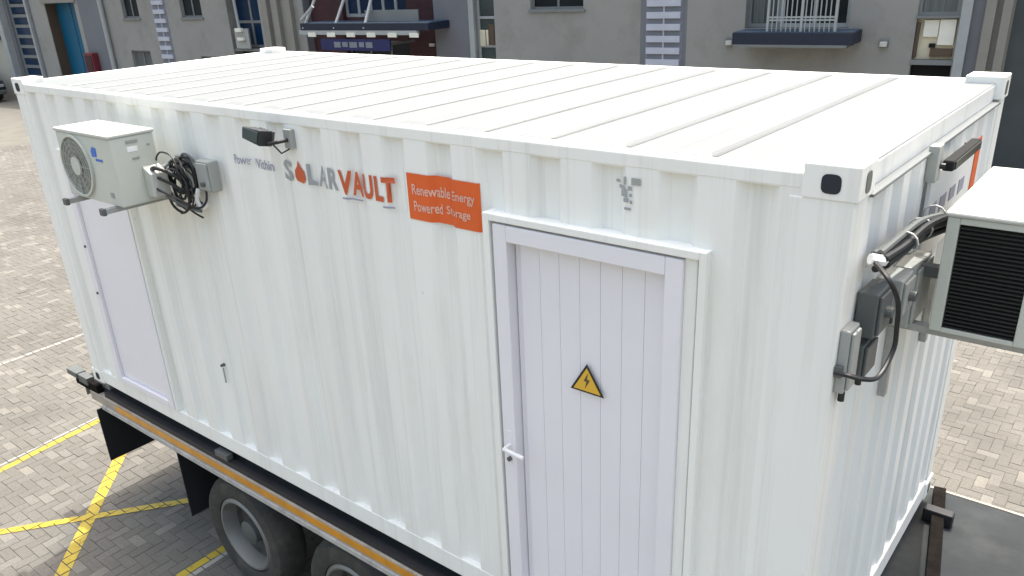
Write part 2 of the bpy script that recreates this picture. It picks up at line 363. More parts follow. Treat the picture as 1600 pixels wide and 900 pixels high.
# corner castings with oval openings
def casting(cx,cy,cz,sx,sy):
    # outer corner at (cx,cy); sx,sy point inwards; cz = bottom
    ext=Vector((.178,.162,.118)); 
    x0,x1=cx,cx+sx*ext.x; y0,y1=cy,cy+sy*ext.y
    ca=BX('corner_casting',WHITE,con,(x0-sx*.004,y0-sy*.004,cz),(x1,y1,cz+.118),.006)
    def slot(c,ax,rw,rh):
        pts=[]; n=20
        for k in range(n):
            a=2*math.pi*k/n; u=rw*math.copysign(abs(math.cos(a))**.6,math.cos(a)); v=rh*math.copysign(abs(math.sin(a))**.6,math.sin(a)); pts.append((u,v))
        mb=MB()
        for (f,dz) in ((1.0,0.0),):
            if ax=='y': mb.prism([(c[0]+u,c[2]+v) for u,v in pts],c[1],c[1]+sy*.004,lambda x,z,y:(x,y,z))
            if ax=='x': mb.prism([(c[1]+u,c[2]+v) for u,v in pts],c[0],c[0]+sx*.004,lambda x,z,y:(y,x,z))
            if ax=='z': mb.prism([(c[0]+u,c[1]+v) for u,v in pts],c[2],c[2]-.004,lambda x,z,y:(x,z,y))
        return mb
    h=slot((cx+sx*.085,cy-sy*.0065,cz+.055),'y',.032,.032).build('hole',HOLE,ca)
    slot((cx-sx*.0065,cy+sy*.08,cz+.055),'x',.026,.036).build('hole',DGREY,ca)
    if cz>3: slot((cx+sx*.085,cy+sy*.08,cz+.1205),'z',.055,.028).build('hole',GREY,ca)
    return ca
for cx,sx in ((0,1),(LC,-1)):
    for cy,sy in ((0,1),(DC,-1)):
        casting(cx,cy,TOP-.118,sx,sy); casting(cx,cy,B,sx,sy)
# rails
BX('top_rail',WHITE,con,(.178,.002,3.835),(LC-.178,.062,3.898),.01); BX('top_rail',WHITE,con,(.178,DC-.062,3.835),(LC-.178,DC-.002,3.898),.01)
BX('bottom_rail',WHITE,con,(.178,.001,B+.012),(LC-.178,.055,1.49),.008); BX('bottom_rail',WHITE,con,(.178,DC-.055,B+.012),(LC-.178,DC-.001,1.49),.008)
# right end header: sloping face between the castings with a proud drip lip
mb=MB(); y0,y1=.162,DC-.162
mb.prism([(LC-.10,3.889),(LC-.034,3.889),(LC-.034,3.87),(LC-.034,3.812),(LC-.034,3.79),(LC-.10,3.79)],y0,y1,lambda x,z,y:(x,y,z)); mb.build('end_header',ENDW,con,.004)
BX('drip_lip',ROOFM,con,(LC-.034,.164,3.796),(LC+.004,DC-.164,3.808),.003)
BX('end_sill',ENDW,con,(LC-.06,.162,B+.012),(LC-.003,DC-.162,1.50),.006)
BX('end_header',WHITE,con,(.004,.162,3.84),(.07,DC-.162,3.90),.006); BX('end_sill',WHITE,con,(.004,.162,B+.012),(.06,DC-.162,1.50),.006)
# roof with pressed ribs
mb=MB(); zr=3.893
xa,xb=.07,LC-.036; ya,yb=.045,DC-.045
ribs=[]; k=0
while 5.737-k*.3585>.5: ribs.append((5.737-k*.3585-.165,5.737-k*.3585)); k+=1
ribs.sort(); cur=xa
def rq(p): mb.add(p,[(0,1,2,3)])
for (r0,r1) in ribs:
    rq([(cur,ya,zr),(r0,ya,zr),(r0,yb,zr),(cur,yb,zr)])
    h=.007; e=.026; y_0,y_1=.085,DC-.085
    rq([(r0,ya,zr),(r1,ya,zr),(r1,y_0,zr),(r0,y_0,zr)]); rq([(r0,y_1,zr),(r1,y_1,zr),(r1,yb,zr),(r0,yb,zr)])
    a,b_,c,d=(r0,y_0),(r1,y_0),(r1,y_1),(r0,y_1); A2,B2,C2,D2_=(r0+e,y_0+.03),(r1-.012,y_0+.03),(r1-.012,y_1-.03),(r0+e,y_1-.03)
    lo=[(p[0],p[1],zr) for p in (a,b_,c,d)]; hi_=[(p[0],p[1],zr+h) for p in (A2,B2,C2,D2_)]
    mb.add(lo+hi_,[(4,5,6,7)]+[(i,(i+1)%4,(i+1)%4+4,i+4) for i in range(4)])
    cur=r1
rq([(cur,ya,zr),(xb,ya,zr),(xb,yb,zr),(cur,yb,zr)])
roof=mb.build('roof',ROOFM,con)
RIBSHADE = mat('rib_edge_shade_grime',(.128,.138,.144),.9,var=.15,scale=6,stretch=(1,.3,1))  # flat grey strips paint shade and grime along the rib edges
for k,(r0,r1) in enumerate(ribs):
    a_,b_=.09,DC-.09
    mb=MB(); mb.add([(r1+.002,a_,zr+.0015),(r1+.022,a_,zr+.0015),(r1+.022,b_,zr+.0015),(r1+.002,b_,zr+.0015)],[(0,1,2,3)]); mb.add([(r0+.02,.062,zr+.0015),(r1-.02,.062,zr+.0015),(r1-.02,.080,zr+.0015),(r0+.02,.080,zr+.0015)],[(0,1,2,3)]); mb.build('rib_shade_line',RIBSHADE,con)
MB().box((.06,.06,3.80),(LC-.14,DC-.06,3.86)).build('ceiling_panel',WHITE,con)
BX('container_floor',CHASS,con,(.06,.06,B+.03),(LC-.06,DC-.06,1.47))
for k in range(8): BX('cross_member',WHITE,con,(.5+k*.72,.06,B+.013),(.56+k*.72,DC-.06,B+.03))

# doors of the long side
def side_door(x0,x1,z1,leftmost):
    z0=1.49; n=n_=0 if leftmost else 7; dr=empty('door'); dr.parent=con
    if not leftmost:
        mb=MB(); wd=.036
        mb.box((x0,-.04,z0),(x0+wd,.05,z1)); mb.box((x1-wd+.006,-.04,z0),(x1,.05,z1)); mb.box((x1-.0955,-.018,z0),(x1-wd-.008,.045,z1-.04)); mb.box((x1-wd-.008,.0,z0),(x1-wd+.006,.045,z1-.034)); mb.box((x0+wd,-.0395,z1-.034),(x1-wd+.006,.05,z1-.001)); mb.build('steel_surround',WHITE,dr,.004)
        fx0,fx1,fz1=x0+.05,x1-.095,z1-.045; W_=.075
    else:
        mb=MB(); mb.box((x0,-.012,z0),(x0+.05,.05,z1)); mb.box((x1-.03,-.012,z0),(x1,.05,z1)); mb.box((x0+.05,-.012,z1-.05),(x1-.03,.05,z1)); mb.build('steel_surround',WHITE,dr,.004)
        fx0,fx1,fz1=x0+.055,x1-.035,z1-.055; W_=.075
    mb=MB(); yf=-.034 if not leftmost else -.018
    mb.box((fx0,yf,z0+.01),(fx0+W_,.045,fz1)); mb.box((fx1-W_,yf,z0+.01),(fx1,.045,fz1)); mb.box((fx0+W_,yf-.001,fz1-W_),(fx1-W_,.045,fz1)); mb.box((fx0+W_,yf-.001,z0+.01),(fx1-W_,.045,z0+.06)); mb.build('door_frame',PVC,dr,.005)
    lx0,lx1,lz0,lz1=fx0+W_,fx1-W_,z0+.06,fz1-W_
    mb=MB(); mb.box((lx0,.034,lz0),(lx1,.046,lz1)); mb.build('backing_seal',SEAL,dr)
    if not leftmost:
        mb=MB(); g=.004
        lx0+=.036; mb.box((lx0-.032,.024,lz0+g),(lx0-.004,.034,lz1-g)); mb.build('hinge_stile',PVC,dr,.003)
    mb=MB(); mb.box((lx0+.004,.017 if n_ else .008,lz0+.006),(lx1-.004,.034,lz1-.011)); leaf=mb.build('door_panel',PVC,dr)
    pm=None
    for i in range(n):
        a=lx0+.004+(lx1-lx0-.008)*i/n; b=lx0+.004+(lx1-lx0-.008)*(i+1)/n
        BX('plank',PVC,dr,(a+.0007,.012,lz0+.006),(b-.0007,.020,lz1-.011),.0015)
    return dr,(fx0,fx1,lx0,lx1)
d1,_=side_door(*D1[:2],D1[3],False); d1['label']='right-hand panelled door with yellow warning triangle'
d2,_=side_door(*D2[:2],D2[3],True); d2['label']='plain left-hand door below the air conditioner'
# handle on the right door
mb=MB(); mb.box((4.806,-.036,2.30),(4.846,-.026,2.50)); hp=mb.build('handle_plate',PVC,d1,.003)
mb=MB(); mb.tube([(4.826,-.036,2.42),(4.826,-.082,2.42),(4.90,-.086,2.418),(4.945,-.084,2.414)],.010,8); mb.build('handle',VINYL,d1,smooth=True)
mb=MB(); mb.lathe([(0,-.012),(.012,-.012),(.012,.01)],(4.826,-.038,2.345),'y',12); mb.build('lock_cylinder',DGREY,d1)
for z in (2.69,2.30):
    MB().lathe([(0,-.012),(.010,-.012),(.012,.01)],(.575,-.016,z),'y',10).build('hinge_bolt',DGREY,d2)
# warning triangle
ws=empty('warning_sign',(0,0,0)); ws.parent=con
cx,cz=5.2565,2.872; sq=[(5.155,2.80),(5.358,2.80),(5.358,2.985),(5.155,2.985)]
def tri(s,dy=0): return [(cx-.088*s,cz-.047*s+dy),(cx+.088*s,cz-.047*s+dy),(cx,cz+.094*s+dy)]
MB().prism(tri(1),-.003,-.0042).build('border',BLACK,ws)
MB().prism(tri(.80,-.001),-.0044,-.0054).build('field',YEL,ws)
MB().prism([(cx+.006,cz+.052),(cx-.016,cz+.008),(cx-.001,cz+.010),(cx-.010,cz-.028),(cx+.016,cz+.020),(cx+.001,cz+.018)],-.0056,-.0066).build('bolt_symbol',BROWN,ws)

# lettering that follows the corrugation
def conform(me, off, k=1.0):
    bm=bmesh.new(); bm.from_mesh(me)
    xmin=min(v.co.x for v in bm.verts); xmax=max(v.co.x for v in bm.verts)
    for x in breaks(xmin,xmax)[1:-1]:
        bmesh.ops.bisect_plane(bm,geom=bm.verts[:]+bm.edges[:]+bm.faces[:],plane_co=(x,0,0),plane_no=(1,0,0))
    for v in bm.verts: v.co.y=prof(v.co.x)*k-off
    bm.to_mesh(me); bm.free()
def text_mesh(txt,x0,x1,z0,z1,bold=0.0,z1r=None):
    c=bpy.data.curves.new('t','FONT'); c.body=txt; c.size=1; c.offset=bold; c.resolution_u=3; o=bpy.data.objects.new('t',c); S.collection.objects.link(o)
    dg=bpy.context.evaluated_depsgraph_get(); dg.update(); me=bpy.data.meshes.new_from_object(o.evaluated_get(dg)); bpy.data.objects.remove(o)
    P=np.array([v.co[:] for v in me.vertices]); lo=P.min(0); hi=P.max(0)
    for v in me.vertices:
        u=(v.co.x-lo[0])/(hi[0]-lo[0]); t=(v.co.y-lo[1])/(hi[1]-lo[1]); v.co=(x0+(x1-x0)*u,0,z0+(z1-z0)*t)
    return me
def word(txt,x0,x1,z0,z1,m,parent,off=.004,bold=0.0,name='lettering',k=.5):
    me=text_mesh(txt,x0,x1,z0,z1,bold); conform(me,off,k); me.materials.clear(); me.materials.append(m); me.name=name
    return link(bpy.data.objects.new(name,me),parent)
def decal(poly,m,parent,name,off,k=.5):
    me=bpy.data.meshes.new(name); me.from_pydata([(x,0,z) for x,z in poly],[],[tuple(range(len(poly)))]); conform(me,off,k); me.materials.append(m)
    return link(bpy.data.objects.new(name,me),parent)
lg=empty('logo_sticker'); lg.parent=con
decal([(2.76,3.475),(4.19,3.475),(4.19,3.705),(2.76,3.705)],WHITE,lg,'vinyl_backing',.0012,1.0)
word('Power',2.835,2.975,3.578,3.632,PULET,lg,bold=.01); word('Within',3.015,3.20,3.572,3.628,PULET,lg,bold=.01)
word('S',3.275,3.372,3.532,3.648,GRLET,lg,bold=.03)
decal([(3.40,3.545),(3.455,3.535),(3.475,3.56),(3.47,3.60),(3.445,3.622),(3.425,3.655),(3.415,3.625),(3.392,3.60),(3.388,3.565)],ORLET,lg,'sun_symbol',.004)
word('L',3.49,3.555,3.532,3.644,GRLET,lg,bold=.025); word('A',3.565,3.65,3.532,3.644,GRLET,lg,bold=.025); word('R',3.662,3.735,3.532,3.644,GRLET,lg,bold=.025)
[word(c_,a_,b_,3.518,3.642,ORLET,lg,bold=.04) for c_,a_,b_ in (('V',3.745,3.832),('A',3.828,3.915),('U',3.925,3.998),('L',4.012,4.07),('T',4.062,4.145))]
for a,b,z in ((3.76,3.90,3.493),(4.06,4.13,3.488)): decal([(a,z),(b,z),(b,z+.009),(a,z+.009)],PULET,lg,'small_print',.004)
ob=empty('orange_sticker'); ob.parent=con
decal([(4.243,3.462),(4.693,3.462),(4.693,3.685),(4.243,3.685)],ORANGE,ob,'vinyl_backing',.0025,.65)
word('Renewable',4.275,4.50,3.585,3.635,PALET,ob,.0045,.015,k=.65); word('Energy',4.525,4.665,3.575,3.632,PALET,ob,.0045,.015,k=.65)
word('Powered',4.28,4.445,3.505,3.555,PALET,ob,.0045,.015,k=.65); word('Storage',4.47,4.635,3.50,3.552,PALET,ob,.0045,.015,k=.65)
mk=empty('id_marking'); mk.parent=con
for x,z,w_,h in ((5.385,3.775,.022,.012),(5.425,3.773,.012,.03),(5.46,3.775,.04,.026),(5.40,3.755,.03,.014),(5.445,3.752,.018,.016),(5.412,3.725,.03,.03),(5.452,3.728,.012,.012),(5.425,3.705,.024,.016),(5.455,3.70,.01,.014),(5.43,3.675,.03,.010)):
    decal([(x,z),(x+w_,z),(x+w_,z+h),(x,z+h)],GRLET if w_<.035 else GREY,mk,'mark',.003)
# small cable gland with pipe
g=empty('cable_gland'); g.parent=con
MB().lathe([(0,-.03),(.010,-.03),(.013,0)],(2.25,.006,2.12),'y',10).build('gland_nut',DGREY,g)
MB().tube([(2.252,-.012,2.10),(2.252,-.012,1.985)],.0055,8).build('gland_tail',GREY,g)
# cable hole collar on left end
BX('lashing_eye',DGREY,con,(-.07,.04,3.50),(-.004,.09,3.60),.004)

# end wall sticker (right end)
es=empty('end_sticker'); es.parent=con
def xpatch(name,m,poly,x0,x1): return MB().prism(poly,x0,x1,lambda y,z,x:(x,y,z)).build(name,m,es)
xpatch('sticker_panel',VINYL,[(.98,3.32),(1.80,3.32),(1.80,3.69),(.98,3.69)],LC-.011,LC+.004)
xpatch('orange_panel',ORANGE,[(1.79,3.40),(1.89,3.40),(1.89,3.70),(1.79,3.70)],LC+.005,LC+.008)
for k in range(4): xpatch('lettering',PULET,[(1.02+k*.17,3.50-.01*(k%2)),(1.12+k*.17,3.50),(1.12+k*.17,3.56),(1.02+k*.17,3.56)],LC+.0045,LC+.007)

# ------------------------------------------------------------------ things fixed to the container
# left air conditioner
def aircon_front():
    x0,x1,y0,y1,z0,z1=1.52,2.20,-.12,-.40,3.32,3.745
    t=empty('air_conditioner',(x0,y0,z0),label='cream air conditioner unit with round fan, bracketed high on the left of the long side',cat='air conditioner')
    T=Vector((x0,y0,z0))
    def bx(n,m,a,b,bv=.004,par=None): return MB().box(Vector(a)-T,Vector(b)-T).build(n,m,par or t,bv)
    body=bx('casing',ACW,(x0,y1,z0),(x1,y0,z1-.018),.008)
    bx('top_cover',ACTOP,(x0-.006,y1-.008,z1-.018),(x1+.006,y0+.006,z1+.003),.006)
    fx,fz,fr=x0+.215,(z0+z1)/2-.005,.185
    f=Vector((fx,y1,fz))-T
    MB().lathe([(fr,-.002),(0.001,-.002)],f,'y',32).build('fan_recess',ACG,t)
    MB().lathe([(fr+.008,-.001),(fr+.008,-.016),(fr-.006,-.016),(fr-.006,-.001)],f,'y',36).build('grille_ring',ACW,t,smooth=True)
    g=MB()
    for r in (.155,.125,.095,.065): g.lathe([(r-.003,-.010),(r+.003,-.010),(r+.003,-.014),(r-.003,-.014),(r-.003,-.010)],f,'y',28)
    for k in range(12):
        a=2*math.pi*k/12; g.tube([f+Vector((.05*math.cos(a),-.013,.05*math.sin(a))),f+Vector((fr*math.cos(a),-.013,fr*math.sin(a)))],.0028,5)
    g.build('fan_grille',ACG,t)
    MB().lathe([(.058,-.006),(.058,-.018),(.0,-.020)],f,'y',20).build('fan_hub',ACTOP,t)
    for k in range(3):
        a=2*math.pi*k/3; 
        p=[(f.x+.05*math.cos(a),f.z+.05*math.sin(a)),(f.x+.16*math.cos(a-.35),f.z+.16*math.sin(a-.35)),(f.x+.17*math.cos(a+.45),f.z+.17*math.sin(a+.45))]
        MB().prism(p,-.004+f.y,-.007+f.y).build('fan_blade',GREY,t)
    # small logo, text strip, labels
    lo=Vector((x0+.44,y1,z1-.14))-T
    MB().prism([(lo.x,lo.z),(lo.x+.055,lo.z+.005),(lo.x+.06,lo.z+.055),(lo.x+.02,lo.z+.062),(lo.x-.006,lo.z+.035)],lo.y-.001,lo.y-.003).build('brand_mark',BLUE,t)
    MB().box((lo.x+.035,lo.y-.003,lo.z-.022),(lo.x+.115,lo.y-.001,lo.z-.008)).build('brand_text',BLUE,t)
    MB().box((lo.x+.12,lo.y-.003,lo.z-.235),(lo.x+.16,lo.y-.001,lo.z-.205)).build('rating_label',ACG,t)
    sx=x1-T.x
    def sd(n,m,ya,yb,za,zb,pr): return MB().box((sx-.001,ya-T.y,za-T.z),(sx+pr,yb-T.y,zb-T.z)).build(n,m,t,.003)
    sd('side_label',VINYL,-.30,-.235,3.635,3.665,.002); sd('side_handle',ACG,-.30,-.225,3.685,3.705,.004); sd('side_mark',ACG,-.175,-.155,3.655,3.668,.003); sd('side_handle',ACG,-.28,-.235,3.588,3.602,.004)
    # valve cover: sloping top
    vy0,vy1,vz0,vz1=-.235,-.125,3.355,3.54
    P=[(0,vz0-T.z),(.085,vz0-T.z),(.085,vz1-.04-T.z),(.0,vz1-T.z)]
    MB().prism(P,vy0-T.y,vy1-T.y,lambda x,z,y:(sx+x,y,z)).build('valve_cover',ACTOP,t,.006)
    for bxp in (x0+.10,x1-.10):
        m_=MB().box(Vector((bxp-.02,y1-.09,z0-.034))-T,Vector((bxp+.02,.0,z0-.003))-T); m_.box(Vector((bxp-.02,-.012,z0-.10))-T,Vector((bxp+.02,.003,z0-.034))-T)
        br=m_.build('mounting_bracket',GALV,t,.003)
        MB().box(Vector((bxp-.024,y1-.094,z0-.04))-T,Vector((bxp+.024,y1-.07,z0+.002))-T).build('end_cap',DGREY,br,.003)
    return t
aircon_front()
# cable bundle between unit and isolator
cb_=empty('cable_bundle',(2.35,-.06,3.4),label='tangle of black pipes and cables coiled beside the left air conditioner',cat='cables')
T=Vector((2.35,-.06,3.4)); rs=random.Random(3)
def W(pts): return [Vector(p)-T for p in pts]
for k in range(13):
    c0=Vector((2.33+rs.uniform(-.05,.08),-.025-.009*k,3.43+rs.uniform(-.05,.06))); rr=.09+rs.uniform(-.03,.035)
    pts=[c0+Vector((rr*1.1*math.cos(a+k),rs.uniform(-.008,.008),rr*1.25*math.sin(a+k)))for a in [i*.42 for i in range(16)]]
    MB().tube(W(smooth_path(pts,3)),.0085 if k%2 else .0055,6).build('coiled_pipe',BLACK if k!=3 else DGREY,cb_,smooth=True)
for p,r,m_,n in (([(2.21,-.19,3.50),(2.28,-.20,3.53),(2.35,-.15,3.50),(2.40,-.09,3.42),(2.36,-.06,3.30)],.013,BLACK,'insulated_pipe'),
    ([(2.21,-.17,3.46),(2.29,-.19,3.47),(2.36,-.14,3.42),(2.44,-.08,3.34),(2.48,-.05,3.30)],.010,BLACK,'insulated_pipe'),
    ([(2.21,-.20,3.42),(2.30,-.21,3.40),(2.40,-.16,3.35),(2.50,-.10,3.29),(2.56,-.07,3.33),(2.56,-.055,3.40)],.007,BLACK,'cable'),
    ([(2.22,-.16,3.38),(2.30,-.15,3.34),(2.42,-.12,3.29),(2.52,-.09,3.27)],.010,DGREY,'insulated_pipe'),
    ([(2.50,-.07,3.40),(2.48,-.08,3.33),(2.50,-.07,3.28),(2.54,-.06,3.31)],.014,VINYL,'white_conduit'),
    ([(2.28,-.05,3.56),(2.25,-.10,3.53),(2.23,-.15,3.50)],.012,GALV,'copper_tail'),
    ([(2.30,-.05,3.25),(2.36,-.04,3.22),(2.42,-.03,3.20)],.006,BLACK,'cable')):
    MB().tube(W(smooth_path(p,5)),r,8).build(n,m_,cb_,smooth=True)
MB().box((-.13,.035,.10),(.02,.062,.17)).build('pipe_collar',GREY,cb_,.004)
# isolator box
ib=empty('isolator_box',(2.56,0,3.39),label='grey isolator box on the container wall right of the coiled pipes',cat='switch box')
MB().box((-.055,-.06,0),(.08,.01,.185)).build('enclosure',GREY,ib,.008)
MB().box((-.045,-.072,.012),(.07,-.0605,.172)).build('cover',GREY,ib,.004)
MB().lathe([(0,-.09),(.014,-.09),(.016,-.072)],(.02,0,.05),'y',14).build('rotary_switch',DGREY,ib)
# flood light over the lettering
def floodlight(loc,rz,label,sx=.8,sy=1):
    t=empty('flood_light',loc,rz,label=label,cat='flood light')
    MB().box((.07,-.03,-.045),(.13,-.0,.055)).build('wall_bracket',GREY,t,.003)
    MB().tube([(.10,-.03,.0),(.10,-.09,.0),(.05,-.12,-.01)],.010,8).build('arm',BLACK,t)
    h=MB(); P=[(-.15,.005),(-.14,.035),(.07,.0),(.07,-.045),(-.09,-.055)]
    h.prism([(-.12,-.03),(-.13,.03),(.055,.04),(.065,-.04)],-.17,-.085); hd=h.build('lamp_head',BLACK,t,.006)
    hd.rotation_euler=(R(-12),R(8),0); hd.scale=(sx,sy,1)
    fins=MB()
    for k in range(6): fins.box((-.10+k*.026,-.082,-.032),(-.094+k*.026,-.06,.032))
    fins.build('cooling_fins',DGREY,hd)
    MB().box((-.11,-.1745,-.026),(.045,-.171,.028)).build('lens',GLG,hd,.002)
    MB().tube([(.04,-.08,-.02),(.06,-.05,-.07),(.09,-.02,-.05),(.10,-.01,.0)],.005,6).build('cable',BLACK,t)
    return t
floodlight((3.30,.004,3.765),0,'small black flood light fixed above the grey and orange lettering')
fl=empty('flood_light',(LC,1.2,3.745),label='long black lamp bar on the right end wall above its sticker',cat='flood light')
MB().box((.035,-.24,-.022),(.078,.26,.022)).build('lamp_head',BLACKP,fl,.008); MB().box((.079,-.22,-.016),(.082,.24,.016)).build('lens',COIL,fl)
MB().box((-.01,-.30,-.06),(.03,-.23,.085)).build('wall_bracket',GREY,fl,.003); MB().tube([(.02,-.25,0),(.05,-.25,0)],.012,8).build('arm',BLACK,fl); MB().tube([(.02,.22,0),(.05,.22,0)],.012,8).build('arm',BLACK,fl)

# right air conditioner on the end wall
def aircon_end():
    y0,z0,z1,dp,wd=.646,3.177,3.654,.345,.80; xg=LC+.15
    t=empty('air_conditioner',(xg,y0,z0),label='large air conditioner with black louvred coil side, projecting from the right end wall',cat='air conditioner')
    X,Z=dp,z1-z0
    MB().box((.012,.02,.0),(X-.002,wd,Z-.02)).build('casing',ACW,t,.006)
    tp=MB(); tp.box((-.012,-.016,Z-.02),(X+.02,wd+.01,Z)); tp.build('top_cover',ACTOP,t,.008)
    for xx in (.10,.2): MB().box((xx,.03,Z),(xx+.012,wd-.04,Z+.0035)).build('top_rib',ACTOP,t)
    # side facing the yard: corner columns, coil and louvres
    MB().box((-.003,-.008,.0),(.040,.022,Z-.021)).build('corner_column',ACW,t,.004)
    MB().box((.285,-.008,.0),(X+.004,.022,Z-.021)).build('corner_column',ACW,t,.004)
    MB().box((.040,-.007,Z-.045),(.285,.019,Z-.021)).build('side_header',ACW,t,.002)
    MB().box((.040,-.007,.0),(.285,.019,.018)).build('side_footer',ACW,t,.002)
    MB().box((.040,.012,.018),(.285,.0195,Z-.045)).build('coil',COIL,t)
    me=None; n=26
    for k in range(n):
        z=.028+(Z-.082)*k/(n-1)
        if me is None:
            o=MB().add([(.042,.010,-.002),(.283,.010,-.002),(.283,-.002,-.008),(.042,-.002,-.008),(.042,.010,.001),(.283,.010,.001),(.283,-.002,-.005),(.042,-.002,-.005)],[(0,3,2,1),(4,5,6,7),(0,1,5,4),(1,2,6,5),(2,3,7,6),(3,0,4,7)]).build('louvre',COIL,t); me=o.data
        else: o=link(bpy.data.objects.new('louvre',me),t)
        o.location=(0,0,z)
    # brackets
    for yy in (.05,wd-.10):
        m_=MB().box((-.165,yy-.02,-.036),(X+.09,yy+.02,-.003)); m_.box((-.160,yy-.02,-.36),(-.13,yy+.02,-.036)); m_.build('mounting_bracket',GALV,t,.003)
    MB().box((-.10,.05,.19),(-.001,.10,.235)).build('valve_stub',DGREY,t,.004)
    MB().lathe([(.17,.012),(.17,.0),(.0,.0)],(X,.30,Z/2),'x',28).build('fan_ring',ACG,t)
    return t
aircon_end()
# pipes and boxes on the end wall, named by what they look like
pb=empty('pipe_bundle',(LC,.5,3.5),label='thick black insulated pipes sloping from the right air conditioner down the end wall',cat='cables')
T=Vector((LC,.5,3.5)); 
base=[(LC+.15,1.10,3.52),(LC+.10,.85,3.56),(LC+.07,.58,3.585),(LC+.055,.38,3.58),(LC+.045,.17,3.585)]
for k,(dy,dz,dx,m_) in enumerate(((0,0,0,BLACK),(0,-.030,.01,BLACK),(.02,.026,0,DGREY),(.03,-.012,.022,BLACK),(-.01,.014,.022,BLACK),(.01,-.044,-.01,BLACK),(0,.005,-.02,DGREY))):
    pts=[(x+dx,y+dy+.01*math.sin(i*2+k),z+dz+.008*math.cos(i*1.7+k)) for i,(x,y,z) in enumerate(base)]
    MB().tube(W(smooth_path(pts,6)),.013,8).build('insulated_pipe',m_,pb,smooth=True)
MB().tube(W(smooth_path([(LC+.06,.17,3.585),(LC+.05,.145,3.592),(LC+.03,.125,3.60)],5)),.02,8).build('white_sleeve',VINYL,pb,smooth=True)
for k in range(3): MB().lathe([(.040,-.006),(.044,-.006),(.044,.006),(.040,.006)],Vector((LC+.065,.42+.2*k,3.578))-T,'y',12).build('cable_tie',GREY,pb)
lc=empty('power_cable',(LC,.2,3.3),label='black power cable looping down the right end wall and back to the post',cat='cable')
T=Vector((LC,.2,3.3))
MB().tube(W(smooth_path([(LC+.05,.12,3.59),(LC+.12,.05,3.56),(LC+.14,.11,3.47),(LC+.14,.15,3.36),(LC+.14,.15,3.28),(LC+.13,.05,3.22),(LC+.10,-.03,3.235),(LC+.06,-.06,3.25),(LC+.012,-.045,3.24)],7)),.0085,8).build('cable_run',BLACK,lc,smooth=True)
MB().box(Vector((LC-.004,-.0,3.20))-T,Vector((LC+.02,.03,3.24))-T).build('cable_clip',DGREY,lc)
def wall_box(name,label,y0,y1,z0,z1,d,m_,extra):
    t=empty(name,(LC-.006,(y0+y1)/2,z0),label=label,cat='switch box'); h=z1-z0; w_=(y1-y0)/2
    MB().box((0,-w_,0),(d,w_,h)).build('enclosure',m_,t,.006)
    MB().box((d+.0005,-w_+.012,.012),(d+.012,w_-.012,h-.012)).build('cover',m_,t,.004)
    if extra: MB().lathe([(0,d+.035),(.02,d+.035),(.022,d+.012)],(0,0,h*.5),'x',14).build('rotary_switch',DGREY,t)
    MB().tube([(d/2,0,0),(d/2,0,-.05)],.012,8).build('cable_gland',BLACK,t)
    return t
wall_box('switch_box','dark grey switch box on the end wall behind the cable loop',.17,.33,3.29,3.46,.07,DGREY,True)
wall_box('switch_box','greenish grey box on the end wall beside the air conditioner bracket',.62,.86,3.17,3.42,.08,GREY,False)
wall_box('switch_box','tall slim grey box on the end wall nearest the corner post',.02,.12,3.13,3.37,.035,GREY,False)
wall_box('switch_box','small dark isolator under the sloping pipes, left of the louvred coil',.40,.55,3.29,3.44,.09,GREY,True)
wall_box('switch_box','flat grey plate box low behind the black cable loop',.17,.32,3.12,3.26,.045,DGREY,False)

# ------------------------------------------------------------------ trailer
tr=empty('flatbed_trailer',(0,0,0),label='black flatbed trailer with amber reflective tape carrying the container',cat='trailer')
YN,YF=-.035,2.58
BX('deck',STEEL,tr,(-.36,.03,1.215),(11.5,YF-.02,1.255))
BX('side_rail',CHASS,tr,(.16,-.02,1.224),(11.5,.03,1.268))
rail=BX('side_rail',RAILM,tr,(-.10,YN,1.135),(11.5,.029,1.2235),.004)
BX('reflective_tape',TAPE,tr,(.36,YN-.003,1.152),(11.5,YN-.0005,1.208))
BX('rail_flange',RAILG,tr,(.10,YN-.014,1.095),(11.5,.02,1.1345),.003)
BX('side_rail',RAILM,tr,(-.36,YF-.02,1.10),(11.5,YF,1.262),.004)
BX('tail_beam',RAILM,tr,(-.37,.03,1.06),(-.362,YF-.02,1.24),.004)
for k in range(14): BX('cross_bearer',CHASS,tr,(.3+k*.8,.03,1.12),(.38+k*.8,YF-.03,1.213))
for y in (.75,1.75): BX('chassis_beam',CHASS,tr,(-.2,y,.86),(11.3,y+.14,1.119))
# rear corner bracket with lamp
lb=empty('corner_bracket'); lb.parent=tr
MB().box((-.36,-.03,1.215),(.05,.028,1.30)).build('bracket_plate',RUST,lb,.004); MB().box((-.46,-.05,1.29),(-.27,.04,1.345)).build('bracket_lamp',DGREY,lb,.006); MB().box((-.27,-.04,1.262),(-.10,.03,1.335)).build('bracket_arm',DGREY,lb,.006)
BX('twist_lock',GALV,tr,(.02,.04,1.255),(.14,.14,1.348),.004); BX('twist_lock',GALV,tr,(6.12,.04,1.256),(6.26,.14,1.348),.004)
for x in (1.9,4.55): BX('deck_clamp',DGREY,tr,(x,-.026,1.27),(x+.16,.028,1.318),.004)
